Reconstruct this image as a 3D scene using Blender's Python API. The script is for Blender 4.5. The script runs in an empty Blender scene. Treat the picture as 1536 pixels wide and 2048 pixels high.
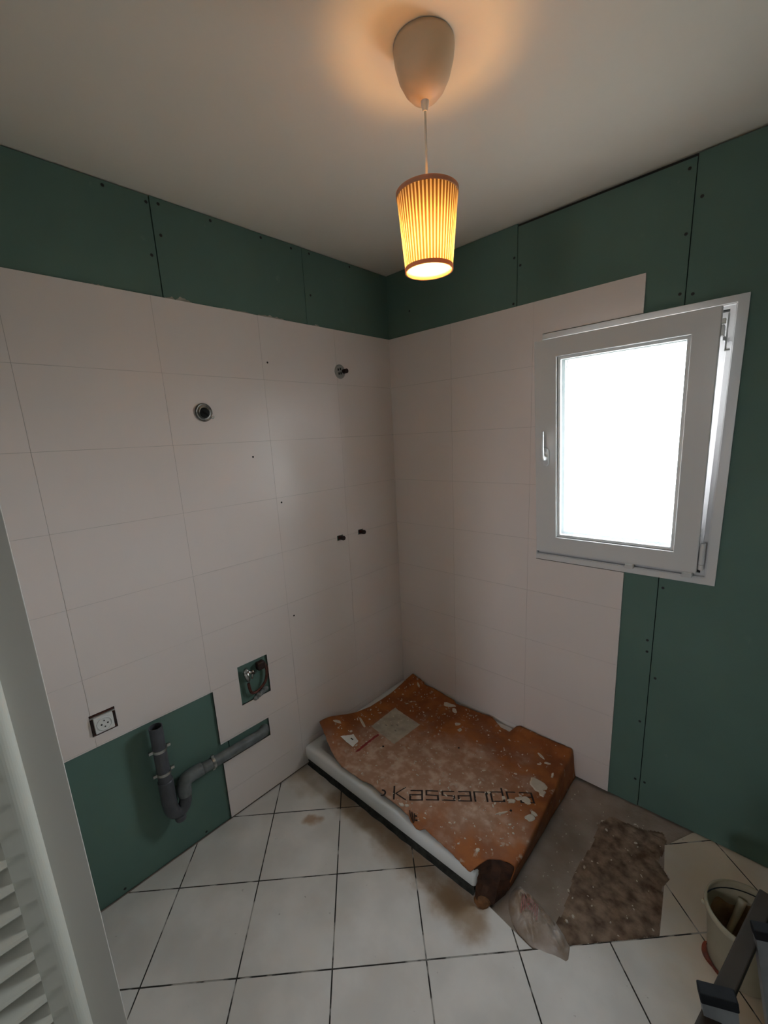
import bpy, bmesh, math, random
from mathutils import Vector, Matrix, noise

random.seed(7)
SC = bpy.context.scene
COL = SC.collection
PI = math.pi

# ------------------------------------------------------------ camera, world, light
cd = bpy.data.cameras.new('camera')
cam = bpy.data.objects.new('camera', cd)
COL.objects.link(cam)
fw = Vector((-0.67694314, 0.70436839, -0.21357238))
rt = Vector((0.72779843, 0.68385768, -0.05145991))
up = Vector((-0.10980638, 0.19027307, 0.97557097))
M = Matrix((rt, up, -fw)).transposed().to_4x4()
M.translation = Vector((1.6233, -1.8362, 1.6316))
cam.matrix_world = M
cd.sensor_fit = 'HORIZONTAL'
cd.sensor_width = 36
cd.lens = 36 * 846.88 / 1536
cd.shift_x = (768 - 760.17) / 1536
cd.shift_y = (1059.08 - 1024) / 1536
cd.clip_start = 0.02
SC.camera = cam

W = bpy.data.worlds.new('World')
SC.world = W
W.use_nodes = True
nt = W.node_tree
bgn = nt.nodes['Background']
tc = nt.nodes.new('ShaderNodeTexCoord')
sx = nt.nodes.new('ShaderNodeSeparateXYZ')
cr = nt.nodes.new('ShaderNodeValToRGB')
nt.links.new(tc.outputs['Generated'], sx.inputs[0])
mr = nt.nodes.new('ShaderNodeMapRange')
mr.inputs['From Min'].default_value = -0.4
mr.inputs['From Max'].default_value = 0.6
nt.links.new(sx.outputs['Z'], mr.inputs['Value'])
nt.links.new(mr.outputs['Result'], cr.inputs[0])
cr.color_ramp.elements[0].color = (0.31, 0.31, 0.30, 1)
cr.color_ramp.elements[0].position = 0.25
cr.color_ramp.elements[1].color = (0.91, 0.93, 0.99, 1)
cr.color_ramp.elements[1].position = 0.45
nt.links.new(cr.outputs['Color'], bgn.inputs['Color'])
bgn.inputs['Strength'].default_value = 26.0

BULB_W = 5.0
HALL_FILL_OPENING = (1.05, 1.52, 1.15, 1.66)      # x0, x1, z0, z1 of an unseen hall opening, added for fill daylight, at y=-4.3

def portal(loc, rot, sxx, syy):
    l = bpy.data.lights.new('daylight_portal', 'AREA')
    l.shape = 'RECTANGLE'; l.size = sxx; l.size_y = syy
    l.cycles.is_portal = True
    o = bpy.data.objects.new('daylight_portal', l)
    o.location = loc; o.rotation_euler = rot
    COL.objects.link(o)
portal((1.15, 0.24, 1.53), (-PI/2, 0, 0), 0.62, 0.92)
portal(((HALL_FILL_OPENING[0]+HALL_FILL_OPENING[1])/2, -4.29, (HALL_FILL_OPENING[2]+HALL_FILL_OPENING[3])/2), (PI/2, 0, 0), HALL_FILL_OPENING[1]-HALL_FILL_OPENING[0], HALL_FILL_OPENING[3]-HALL_FILL_OPENING[2])

SC.view_settings.view_transform = 'Standard'
SC.view_settings.look = 'None'
SC.view_settings.exposure = 0.0
SC.view_settings.gamma = 1.0
SC.view_settings.use_curve_mapping = False

# ------------------------------------------------------------ materials
def mat(name, col, rough=0.6, metal=0.0, noise_amt=0.0, noise_scale=8.0, bump=0.0, bump_scale=60.0, col2=None, spec=0.5, detail=6):
    m = bpy.data.materials.new(name); m.use_nodes = True
    n = m.node_tree.nodes; l = m.node_tree.links
    b = n['Principled BSDF']
    b.inputs['Roughness'].default_value = rough
    b.inputs['Metallic'].default_value = metal
    b.inputs['Specular IOR Level'].default_value = spec
    g = n.new('ShaderNodeNewGeometry')
    nz = n.new('ShaderNodeTexNoise'); nz.inputs['Scale'].default_value = noise_scale; nz.inputs['Detail'].default_value = detail
    l.new(g.outputs['Position'], nz.inputs['Vector'])
    r = n.new('ShaderNodeValToRGB')
    c2 = col2 if col2 else tuple(c * (1 - noise_amt) for c in col)
    r.color_ramp.elements[0].color = (*c2, 1); r.color_ramp.elements[0].position = 0.35
    r.color_ramp.elements[1].color = (*col, 1); r.color_ramp.elements[1].position = 0.65
    l.new(nz.outputs['Fac'], r.inputs[0]); l.new(r.outputs['Color'], b.inputs['Base Color'])
    if bump:
        n2 = n.new('ShaderNodeTexNoise'); n2.inputs['Scale'].default_value = bump_scale; n2.inputs['Detail'].default_value = 6
        l.new(g.outputs['Position'], n2.inputs['Vector'])
        bp = n.new('ShaderNodeBump'); bp.inputs['Strength'].default_value = bump; bp.inputs['Distance'].default_value = 0.003
        l.new(n2.outputs['Fac'], bp.inputs['Height']); l.new(bp.outputs['Normal'], b.inputs['Normal'])
    return m

class NG:
    """small node helper"""
    def __init__(s, m): s.t = m.node_tree; s.n = s.t.nodes; s.l = s.t.links
    def v(s, x):
        return x
    def math(s, op, a, b=None, clamp=False):
        nd = s.n.new('ShaderNodeMath'); nd.operation = op; nd.use_clamp = clamp
        for i, q in enumerate((a, b)):
            if q is None: continue
            if isinstance(q, (int, float)): nd.inputs[i].default_value = q
            else: s.l.new(q, nd.inputs[i])
        return nd.outputs[0]
    def noise(s, vec, scale, detail=5):
        nd = s.n.new('ShaderNodeTexNoise'); nd.inputs['Scale'].default_value = scale; nd.inputs['Detail'].default_value = detail
        s.l.new(vec, nd.inputs['Vector']); return nd.outputs['Fac']
    def ramp(s, f, p0, p1):
        nd = s.n.new('ShaderNodeMapRange'); nd.inputs['From Min'].default_value = p0; nd.inputs['From Max'].default_value = p1
        nd.interpolation_type = 'SMOOTHSTEP'
        s.l.new(f, nd.inputs['Value']); return nd.outputs[0]
    def mix(s, f, a, b):
        nd = s.n.new('ShaderNodeMix'); nd.data_type = 'RGBA'
        s.l.new(f, nd.inputs['Factor'])
        for i, q in ((6, a), (7, b)):
            if isinstance(q, tuple): nd.inputs[i].default_value = (*q, 1)
            else: s.l.new(q, nd.inputs[i])
        return nd.outputs[2]
    def segdist(s, x, y, p, q):
        """distance from point (x,y) sockets to segment p-q"""
        dx, dy = q[0]-p[0], q[1]-p[1]; L2 = dx*dx+dy*dy
        ax = s.math('SUBTRACT', x, p[0]); ay = s.math('SUBTRACT', y, p[1])
        t = s.math('ADD', s.math('MULTIPLY', ax, dx/L2), s.math('MULTIPLY', ay, dy/L2), clamp=True)
        ex = s.math('SUBTRACT', ax, s.math('MULTIPLY', t, dx)); ey = s.math('SUBTRACT', ay, s.math('MULTIPLY', t, dy))
        return s.math('SQRT', s.math('ADD', s.math('MULTIPLY', ex, ex), s.math('MULTIPLY', ey, ey)))

def plain(name):
    m = bpy.data.materials.new(name); m.use_nodes = True
    g = NG(m)
    geo = g.n.new('ShaderNodeNewGeometry'); sep = g.n.new('ShaderNodeSeparateXYZ')
    g.l.new(geo.outputs['Position'], sep.inputs[0])
    return m, g, geo.outputs['Position'], sep.outputs, g.n['Principled BSDF']

M_ceil = mat('ceiling_paint', (0.83, 0.755, 0.66), 0.9, noise_amt=0.03, noise_scale=3, bump=0.15, bump_scale=40)
M_tile = mat('wall_tile_glaze', (0.83, 0.745, 0.71), 0.30, noise_amt=0.025, noise_scale=3, bump=0.06, bump_scale=14, spec=0.4)
M_back = mat('dark_gap_backing', (0.035, 0.035, 0.032), 0.9, noise_amt=0.3)
M_hall = mat('hall_paint', (0.62, 0.62, 0.60), 0.85, noise_amt=0.05, noise_scale=2)
M_white = mat('window_pvc', (0.74, 0.74, 0.74), 0.32, noise_amt=0.02, noise_scale=4)
M_whitel = mat('white_plastic', (0.78, 0.78, 0.76), 0.4, noise_amt=0.02)
M_door = mat('painted_door', (0.60, 0.60, 0.53), 0.38, noise_amt=0.03, noise_scale=6)
M_jamb = mat('painted_jamb', (0.64, 0.61, 0.56), 0.55, noise_amt=0.04, noise_scale=5)
M_black = mat('black_hole', (0.008, 0.008, 0.008), 0.8)
M_screw = mat('screw_head', (0.012, 0.012, 0.012), 0.5)
M_pvc = mat('grey_pvc_pipe', (0.085, 0.088, 0.10), 0.38, noise_amt=0.25, noise_scale=25)
M_pvc2 = mat('dusty_grey_pipe', (0.17, 0.185, 0.185), 0.5, noise_amt=0.35, noise_scale=30)
M_chrome = mat('zinc_metal', (0.55, 0.55, 0.53), 0.3, metal=1.0, noise_amt=0.2, noise_scale=40)
M_copper = mat('tarnished_copper', (0.16, 0.06, 0.045), 0.45, metal=0.6, noise_amt=0.5, noise_scale=60)
M_darkcop = mat('brown_fitting', (0.035, 0.014, 0.010), 0.6, noise_amt=0.5, noise_scale=60)
M_plaster = mat('dried_plaster', (0.62, 0.56, 0.47), 0.75, noise_amt=0.12, noise_scale=30, bump=0.3)
M_tray = mat('ceramic_tray', (0.80, 0.82, 0.82), 0.2, noise_amt=0.06, noise_scale=6)
M_mortbed = mat('tray_mortar', (0.045, 0.045, 0.038), 0.95, noise_amt=0.6, noise_scale=30, bump=1.0, bump_scale=50)
M_screed = mat('grey_screed', (0.37, 0.305, 0.26), 0.9, col2=(0.27, 0.215, 0.175), noise_scale=9, bump=0.4, bump_scale=70)
M_mortar = mat('brown_mortar', (0.33, 0.24, 0.175), 0.95, col2=(0.12, 0.075, 0.05), noise_scale=22, bump=1.0, bump_scale=60, detail=10)
M_ink = mat('printed_ink', (0.022, 0.010, 0.006), 0.7, noise_amt=0.3, noise_scale=40)
M_paper = mat('dirty_paper_label', (0.52, 0.47, 0.38), 0.8, col2=(0.36, 0.31, 0.25), noise_scale=18)
M_red = mat('red_tape', (0.30, 0.02, 0.02), 0.5, noise_amt=0.3, noise_scale=40)
M_pink = mat('pink_print', (0.52, 0.22, 0.22), 0.5, noise_amt=0.3, noise_scale=50)
M_bag = mat('crumpled_plastic', (0.50, 0.44, 0.40), 0.35, col2=(0.30, 0.22, 0.16), noise_scale=14, bump=0.5, bump_scale=30)
M_bucket = mat('bucket_plastic', (0.46, 0.41, 0.30), 0.4, noise_amt=0.15, noise_scale=10)
M_resid = mat('mortar_residue', (0.36, 0.23, 0.12), 0.9, col2=(0.16, 0.08, 0.03), noise_scale=14, bump=0.8)
M_orange = mat('orange_rubber', (0.42, 0.06, 0.012), 0.5, col2=(0.06, 0.012, 0.006), noise_scale=16)
M_alu = mat('brushed_aluminium', (0.24, 0.25, 0.26), 0.5, metal=0.3, noise_amt=0.15, noise_scale=30)
M_aludark = mat('dull_bar', (0.05, 0.042, 0.034), 0.75, spec=0.2, noise_amt=0.2, noise_scale=12)
M_cap = mat('black_rubber_cap', (0.016, 0.018, 0.021), 0.75, spec=0.15, noise_amt=0.3, noise_scale=30)

# green moisture board with faint smears
M_green, g, pos, xyz, b = plain('green_plasterboard')
f = g.ramp(g.noise(pos, 2.2, 8), 0.35, 0.7)
c = g.mix(f, (0.104, 0.182, 0.152), (0.120, 0.205, 0.172))
f2 = g.math('MULTIPLY', g.ramp(g.noise(pos, 14, 8), 0.66, 0.80), 0.25)
c = g.mix(f2, c, (0.30, 0.36, 0.30))
g.l.new(c, b.inputs['Base Color']); b.inputs['Roughness'].default_value = 0.72

# grout of the wall tiles, hairline
M_grout = mat('wall_grout', (0.62, 0.56, 0.53), 0.9, col2=(0.38, 0.34, 0.31), noise_scale=5, detail=8)

# floor tile with speckle and rust brown stains
M_floor, g, pos, xyz, b = plain('floor_tile_glaze')
base = g.mix(g.ramp(g.noise(pos, 5, 8), 0.35, 0.7), (0.62, 0.595, 0.56), (0.74, 0.715, 0.68))
spk = g.math('MULTIPLY', g.ramp(g.noise(pos, 45, 6), 0.70, 0.76), 0.55)
base = g.mix(spk, base, (0.20, 0.18, 0.16))
nz = g.math('MULTIPLY', g.math('SUBTRACT', g.noise(pos, 9, 6), 0.5), 0.20)
X, Y = xyz['X'], xyz['Y']
def stain(base, p, q, r0, r1, amt, col):
    d = g.math('ADD', g.segdist(X, Y, p, q), nz)
    f = g.math('SUBTRACT', 1.0, g.ramp(d, r0, r1))
    return g.mix(g.math('MULTIPLY', f, amt), base, col)
base = stain(base, (0.30, -0.80), (0.95, -0.83), 0.0, 0.10, 0.80, (0.30, 0.20, 0.11))
base = stain(base, (0.85, -0.86), (1.02, -0.86), 0.0, 0.09, 0.75, (0.30, 0.19, 0.10))
base = stain(base, (0.02, -0.85), (0.12, -0.85), 0.0, 0.11, 0.55, (0.34, 0.25, 0.15))
base = stain(base, (0.255, -0.965), (0.305, -0.945), -0.01, 0.035, 0.8, (0.36, 0.21, 0.11))
base = stain(base, (1.60, -0.05), (1.80, -0.70), 0.05, 0.32, 0.6, (0.66, 0.50, 0.32))
g.l.new(base, b.inputs['Base Color']); b.inputs['Roughness'].default_value = 0.42
b.inputs['Specular IOR Level'].default_value = 0.3

M_fgrout, g, pos, xyz, b = plain('floor_grout')
f = g.ramp(g.noise(pos, 11, 4), 0.40, 0.50)
g.l.new(g.mix(f, (0.40, 0.38, 0.35), (0.03, 0.026, 0.022)), b.inputs['Base Color']); b.inputs['Roughness'].default_value = 0.95

# cardboard: orange brown at the rims, dusty in the middle
M_card, g, pos, xyz, b = plain('stained_cardboard')
X, Y = xyz['X'], xyz['Y']
d = g.segdist(X, Y, (0.42, -0.60), (0.74, -0.50))
d = g.math('ADD', d, g.math('MULTIPLY', g.math('SUBTRACT', g.noise(pos, 6, 8), 0.5), 0.55))
f = g.math('SUBTRACT', 1.0, g.ramp(d, 0.10, 0.40))
ora = g.mix(g.ramp(g.noise(pos, 12, 8), 0.35, 0.7), (0.22, 0.060, 0.010), (0.36, 0.115, 0.024))
dus = g.mix(g.ramp(g.noise(pos, 26, 10), 0.40, 0.72), (0.40, 0.235, 0.155), (0.60, 0.44, 0.34))
c = g.mix(g.math('MULTIPLY', f, 0.9), ora, dus)
c = g.mix(g.math('MULTIPLY', g.ramp(g.noise(pos, 34, 9), 0.62, 0.72), 0.6), c, (0.50, 0.42, 0.34))
g.l.new(c, b.inputs['Base Color']); b.inputs['Roughness'].default_value = 0.75
nn = g.n.new('ShaderNodeBump'); nn.inputs['Strength'].default_value = 0.5; nn.inputs['Distance'].default_value = 0.004
g.l.new(g.noise(pos, 25, 8), nn.inputs['Height']); g.l.new(nn.outputs['Normal'], b.inputs['Normal'])

# glass
M_glass = bpy.data.materials.new('window_glass'); M_glass.use_nodes = True
g = NG(M_glass); g.n.clear()
out = g.n.new('ShaderNodeOutputMaterial'); tr = g.n.new('ShaderNodeBsdfTransparent'); gl = g.n.new('ShaderNodeBsdfGlossy')
tr.inputs['Color'].default_value = (0.93, 0.96, 0.96, 1); gl.inputs['Roughness'].default_value = 0.03
mx = g.n.new('ShaderNodeMixShader'); mx.inputs[0].default_value = 0.06
g.l.new(tr.outputs[0], mx.inputs[1]); g.l.new(gl.outputs[0], mx.inputs[2]); g.l.new(mx.outputs[0], out.inputs[0])

# lamp shade: pleated straw slats over translucent lining
M_shade = bpy.data.materials.new('slatted_shade'); M_shade.use_nodes = True
g = NG(M_shade); g.n.clear()
out = g.n.new('ShaderNodeOutputMaterial')
tcn = g.n.new('ShaderNodeTexCoord'); sp = g.n.new('ShaderNodeSeparateXYZ'); g.l.new(tcn.outputs['Object'], sp.inputs[0])
ang = g.math('ARCTAN2', sp.outputs['Y'], sp.outputs['X'])
w = g.math('FRACT', g.math('MULTIPLY', ang, 50 / (2*PI)))
fz = g.ramp(g.math('ABSOLUTE', g.math('SUBTRACT', w, 0.5)), 0.17, 0.27)
col = g.mix(fz, (0.95, 0.80, 0.52), (0.50, 0.27, 0.09))
df = g.n.new('ShaderNodeBsdfDiffuse'); tl = g.n.new('ShaderNodeBsdfTranslucent')
colT = g.mix(fz, (0.24, 0.195, 0.11), (0.058, 0.029, 0.011))
g.l.new(col, df.inputs['Color']); g.l.new(colT, tl.inputs['Color'])
mx = g.n.new('ShaderNodeMixShader'); mx.inputs[0].default_value = 0.5
g.l.new(df.outputs[0], mx.inputs[1]); g.l.new(tl.outputs[0], mx.inputs[2]); g.l.new(mx.outputs[0], out.inputs[0])

def emis(name, col, s):
    m = bpy.data.materials.new(name); m.use_nodes = True
    b = m.node_tree.nodes['Principled BSDF']
    b.inputs['Base Color'].default_value = (*col, 1)
    b.inputs['Emission Color'].default_value = (*col, 1); b.inputs['Emission Strength'].default_value = s
    return m
M_bulb = emis('lit_bulb', (1.0, 0.56, 0.17), 115.0)

# ------------------------------------------------------------ mesh helpers
def obj(name, bm, m, parent=None, smooth=False, bevel=0.0, kind=None, label=None):
    me = bpy.data.meshes.new(name)
    bmesh.ops.remove_doubles(bm, verts=bm.verts, dist=1e-6)
    bmesh.ops.recalc_face_normals(bm, faces=bm.faces)
    bm.to_mesh(me); bm.free()
    me.materials.append(m)
    if smooth:
        for p in me.polygons: p.use_smooth = True
    o = bpy.data.objects.new(name, me); COL.objects.link(o)
    if parent:
        o.parent = parent
        o.matrix_parent_inverse = Matrix.Translation(-world_loc(parent))
    if bevel:
        md = o.modifiers.new('Bevel', 'BEVEL'); md.width = bevel; md.segments = 3; md.limit_method = 'ANGLE'; md.angle_limit = math.radians(40)
    if kind: o['kind'] = kind
    if label: o['label'] = label
    return o

def world_loc(o):
    # every mesh part is built in world coordinates with its origin at the world origin, roots are un-rotated empties
    v = Vector((0, 0, 0))
    if o.type == 'EMPTY': v = Vector(o.location)
    return v

def thing(name, label, cat, loc, group=None):
    o = bpy.data.objects.new(name, None); COL.objects.link(o); o.location = loc
    o.empty_display_size = 0.05
    o['label'] = label; o['category'] = cat
    if group: o['group'] = group
    return o

def struct_root(name, loc):
    o = bpy.data.objects.new(name, None); COL.objects.link(o); o.location = loc; o['kind'] = 'structure'; return o

def struct(name, bm, m, **k):
    o = obj(name, bm, m, **k); o['kind'] = 'structure'; return o

def box(bm, a, b):
    x0, y0, z0 = a; x1, y1, z1 = b
    v = [bm.verts.new(p) for p in ((x0,y0,z0),(x1,y0,z0),(x1,y1,z0),(x0,y1,z0),(x0,y0,z1),(x1,y0,z1),(x1,y1,z1),(x0,y1,z1))]
    for f in ((0,3,2,1),(4,5,6,7),(0,1,5,4),(1,2,6,5),(2,3,7,6),(3,0,4,7)):
        bm.faces.new([v[i] for i in f])
    return v

def nb(): return bmesh.new()

def frame_of(d):
    d = d.normalized(); a = Vector((0,0,1)) if abs(d.z) < 0.9 else Vector((1,0,0))
    u = d.cross(a).normalized(); return u, d.cross(u).normalized()

def tube(bm, pts, r, seg=16, cap=True, sub=0):
    pts = [Vector(p) for p in pts]
    rs = r if isinstance(r, (list, tuple)) else [r]*len(pts)
    if sub:   # catmull-rom
        out = []; ro = []
        for i in range(len(pts)-1):
            p0 = pts[max(i-1,0)]; p1 = pts[i]; p2 = pts[i+1]; p3 = pts[min(i+2,len(pts)-1)]
            for k in range(sub):
                t = k/sub
                out.append(0.5*((2*p1)+(p2-p0)*t+(2*p0-5*p1+4*p2-p3)*t*t+(3*p1-p0-3*p2+p3)*t**3)); ro.append(rs[i]*(1-t)+rs[i+1]*t)
        out.append(pts[-1]); ro.append(rs[-1]); pts, rs = out, ro
    rings = []; u = None
    for i, p in enumerate(pts):
        d = (pts[min(i+1,len(pts)-1)] - pts[max(i-1,0)]).normalized()
        if u is None: u, w = frame_of(d)
        else:
            u = (u - d*u.dot(d)).normalized(); w = d.cross(u)
        rings.append([bm.verts.new(p + (u*math.cos(2*PI*k/seg) + w*math.sin(2*PI*k/seg))*rs[i]) for k in range(seg)])
    for a, b_ in zip(rings, rings[1:]):
        for k in range(seg):
            bm.faces.new((a[k], a[(k+1)%seg], b_[(k+1)%seg], b_[k]))
    if cap:
        bm.faces.new(rings[0]); bm.faces.new(rings[-1])
    return rings

def lathe(bm, prof, c, axis='z', seg=40, flip=1):
    """prof: (r, h) list around point c along axis"""
    rings = []
    for r, h in prof:
        ring = []
        if r < 1e-6:
            q = Vector((0,0,h))
            q = q if axis == 'z' else (Vector((h,0,0)) if axis == 'x' else Vector((0,h,0)))
            ring = [bm.verts.new(Vector(c)+q)]
        else:
            for k in range(seg):
                a = 2*PI*k/seg; ca, sa = math.cos(a)*r, math.sin(a)*r
                q = (ca, sa, h) if axis == 'z' else ((h, ca, sa) if axis == 'x' else (ca, h, sa))
                ring.append(bm.verts.new(Vector(c)+Vector(q)))
        rings.append(ring)
    for a, b_ in zip(rings, rings[1:]):
        if len(a) == 1 and len(b_) == 1: continue
        for k in range(seg):
            k2 = (k+1) % seg
            if len(a) == 1: bm.faces.new((a[0], b_[k2], b_[k]))
            elif len(b_) == 1: bm.faces.new((a[k], a[k2], b_[0]))
            else: bm.faces.new((a[k], a[k2], b_[k2], b_[k]))

def slab(bm, rects, holes, front, back, conv):
    """rects: list of (u0,u1,v0,v1) tiles; holes: list of the same; conv(u,v,d)->xyz. Solid slabs with real cut-outs."""
    for (u0,u1,v0,v1) in rects:
        us = sorted({u0,u1,*[h[i] for h in holes for i in (0,1) if u0 < h[i] < u1]})
        vs = sorted({v0,v1,*[h[i] for h in holes for i in (2,3) if v0 < h[i] < v1]})
        nu, nv = len(us)-1, len(vs)-1
        full = {}
        for i in range(nu):
            for j in range(nv):
                cu, cv = (us[i]+us[i+1])/2, (vs[j]+vs[j+1])/2
                full[i,j] = not any(h[0] < cu < h[1] and h[2] < cv < h[3] for h in holes)
        V = {}
        def gv(i,j,d):
            if (i,j,d) not in V: V[i,j,d] = bm.verts.new(conv(us[i],vs[j],d))
            return V[i,j,d]
        for (i,j), ok in full.items():
            if not ok: continue
            bm.faces.new((gv(i,j,front),gv(i+1,j,front),gv(i+1,j+1,front),gv(i,j+1,front)))
            bm.faces.new((gv(i,j,back),gv(i,j+1,back),gv(i+1,j+1,back),gv(i+1,j,back)))
            if not full.get((i-1,j)): bm.faces.new((gv(i,j,front),gv(i,j+1,front),gv(i,j+1,back),gv(i,j,back)))
            if not full.get((i+1,j)): bm.faces.new((gv(i+1,j,front),gv(i+1,j,back),gv(i+1,j+1,back),gv(i+1,j+1,front)))
            if not full.get((i,j-1)): bm.faces.new((gv(i,j,front),gv(i,j,back),gv(i+1,j,back),gv(i+1,j,front)))
            if not full.get((i,j+1)): bm.faces.new((gv(i,j+1,front),gv(i+1,j+1,front),gv(i+1,j+1,back),gv(i,j+1,back)))

CL = lambda u, v, d: (d, u, v)       # left wall: u = y, v = z, d = x
CB = lambda u, v, d: (u, -d, v)      # back wall: u = x, v = z, d = -y

# ------------------------------------------------------------ setting
H = 2.455; TH = 0.2503; ZT = 2.1397; TW = 0.4086; SL = 0.3909; SR = 0.3937
XR = 2.45; YF = -1.875; YH = -4.3
bm = nb()
slab(bm, [(YF, 0.27, -0.08, H+0.05)], [], -0.021, -0.20, CL)
wall_left = struct('wall_left', bm, M_back)
WIN = (0.845, 1.463, 1.076, 1.986)
bm = nb(); slab(bm, [(0.0-0.0209, XR+0.1, -0.08, H+0.05)], [(0.86, 1.448, 1.092, 1.97)], -0.021, -0.25, CB)
wall_back = struct('wall_back', bm, M_back)
bm = nb(); box(bm, (XR, YF, -0.08), (XR+0.1, -0.0, H+0.05)); struct('wall_right', bm, M_green)
# wall between room and hall with the doorway the picture is taken from
bm = nb()
box(bm, (-0.02, -1.875, -0.0), (0.80, -1.7735, H)); box(bm, (1.75, -1.95, 0), (XR, -1.85, H)); box(bm, (0.80, -1.95, 2.2), (1.75, -1.85, H))
struct('wall_front', bm, M_jamb)
bm = nb()
box(bm, (-0.1, YH, -0.08), (0.0, -1.876, H)); box(bm, (XR, YH, -0.08), (XR+0.1, -1.876, H))
struct('wall_hall_sides', bm, M_hall)
bm = nb(); slab(bm, [(-0.1, XR+0.1, -0.08, H+0.05)], [HALL_FILL_OPENING], YH, YH-0.2, lambda u, v, d: (u, d, v))
struct('wall_hall_end', bm, M_hall)  # unseen end of the hall, pierced to let in the added fill daylight
bm = nb(); box(bm, (-0.1, YH-0.2, H), (XR+0.1, 0.1, H+0.12)); struct('ceiling', bm, M_ceil)

# plasterboard panels
def screws(parent, pts, conv, d):
    for (u, v) in pts:
        bm = nb()
        c = Vector(conv(u, v, d)); ax = 'x' if conv is CL else 'y'
        s = 1 if conv is CL else -1
        lathe(bm, [(0.0035, -0.0005*s), (0.0052, 0.0006*s), (0.003, 0.0012*s), (0, 0.0006*s)], c, ax, 10)
        obj('screw', bm, M_screw, parent)

BD = -0.008    # board front depth behind the tile face
def panel(root, rect, holes, conv, scr):
    bm = nb(); slab(bm, [rect], holes, BD, BD-0.0125, conv)
    o = obj('plasterboard_panel', bm, M_green, root)
    screws(o, scr, conv, BD)
    return o
HL = [(-1.625, -1.54, 0.672, 0.757)]
panel(wall_left, (YF, -1.1645, 0.0, H-0.004), HL, CL, [(-1.298,2.437),(-1.173,2.430),(-1.18,2.27),(-1.627,0.02),(-1.312,0.016)])
panel(wall_left, (-1.1605, -0.5415, 0.0, H-0.002), [], CL, [(-1.134,2.436),(-1.140,2.34),(-0.952,2.438),(-0.742,2.438),(-0.596,2.436)])
panel(wall_left, (-0.5395, 0.0200, 0.0, H-0.003), [], CL, [(-0.554,2.438) if False else (-0.50,2.438),(-0.51,2.268),(-0.256,2.44)])
WH = [(WIN[0]-0.002, WIN[1]+0.002, WIN[2]-0.002, WIN[3]+0.002)]
panel(wall_back, (-0.0078, 0.7225, 0.0, H-0.002), WH, CB, [(0.71,2.331),(0.709,2.155),(0.141,2.252)])
panel(wall_back, (0.7255, 1.3205, 0.0, H-0.013), WH, CB, [(0.737,2.296),(1.302,2.415),(1.308,2.227),(1.306,2.048),(1.303,0.781),(1.305,0.732),(1.302,0.411),(1.304,0.129)])
panel(wall_back, (1.3235, XR, 0.004, H-0.006), WH, CB, [(1.342,2.323),(1.342,2.04),(1.338,1.01),(1.341,0.626),(1.339,0.131)])

# wall tiles
G = 0.0011
def tile_rects(cols, zmin=0.006):
    out = []
    for k in range(9):
        z1 = ZT-k*TH; z0 = max(zmin, ZT-(k+1)*TH+G)
        for a, b_ in cols: out.append((a, b_, z0, z1))
    return out
cols = [(0.0076, -SL)]
y = SL
while y < 1.9: cols.append((-y-G, -(y+TW))); y += TW
cols = [(max(b_, YF), a) for a, b_ in cols]
holesL = [(-1.99, -1.2010, 0.0, 0.633), (-1.083, -0.937, 0.505, 0.690), (-1.99, -0.966, 0.286, 0.379), (-1.622, -1.545, 0.675, 0.755),
          (-0.467, -0.428, 1.122, 1.148), (-0.318, -0.281, 1.124, 1.151)]
bm = nb(); slab(bm, tile_rects(cols), holesL, 0.0, -0.0078, CL)
tiles_left = obj('tile_covering', bm, M_tile, wall_left)
bm = nb(); slab(bm, [(YF, -0.0085, 0.006, ZT-0.001)], holesL, -0.0009, -0.0076, CL)
obj('grout', bm, M_grout, tiles_left)
colsB = [(0.0002, SR), (SR+G, SR+TW), (SR+TW+G, 1.203)]
holesB = [(0.8425, 1.60, 1.049, 2.0105)]
bm = nb(); slab(bm, [r for r in tile_rects(colsB)], holesB, 0.0, -0.0078, CB)
tiles_back = obj('tile_covering', bm, M_tile, wall_back)
bm = nb(); slab(bm, [(0.0004, 1.202, 0.006, ZT-0.001)], holesB, -0.0009, -0.0076, CB)
obj('grout', bm, M_grout, tiles_back)
for (u, v) in [(-0.775,1.96),(-0.892,1.577),(-0.776,1.367),(-0.771,0.82)]:
    bm = nb(); lathe(bm, [(0.0042, -0.001), (0.0042, 0.0004), (0, 0.0004)], CL(u, v, 0), 'x', 12); obj('drill_hole', bm, M_black, tiles_left)
# adhesive left showing along the top edge of the tiles
def smear(root, conv, u0, u1, v, h):
    bm = nb(); n = 24
    lo = [bm.verts.new(conv(u0+(u1-u0)*i/n, v-0.002, BD+0.0005)) for i in range(n+1)]
    hi = [bm.verts.new(conv(u0+(u1-u0)*i/n, v+h*math.sin(PI*i/n)**0.6*(0.55+0.6*noise.noise(Vector((i*0.4, u0*9, v)))), BD+0.0012)) for i in range(n+1)]
    for i in range(n): bm.faces.new((lo[i], lo[i+1], hi[i+1], hi[i]))
    obj('adhesive_smear', bm, M_smear, root)
M_smear = mat('adhesive', (0.50, 0.47, 0.41), 0.9, noise_amt=0.3, noise_scale=20)
smear(wall_left, CL, -1.16, -1.06, ZT, 0.018); smear(wall_left, CL, -0.98, -0.80, ZT, 0.010)
smear(wall_left, CL, -0.80, -0.66, ZT, 0.016); smear(wall_left, CL, -0.51, -0.47, ZT, 0.014); smear(wall_left, CL, -1.40, -1.32, ZT, 0.007)

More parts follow.
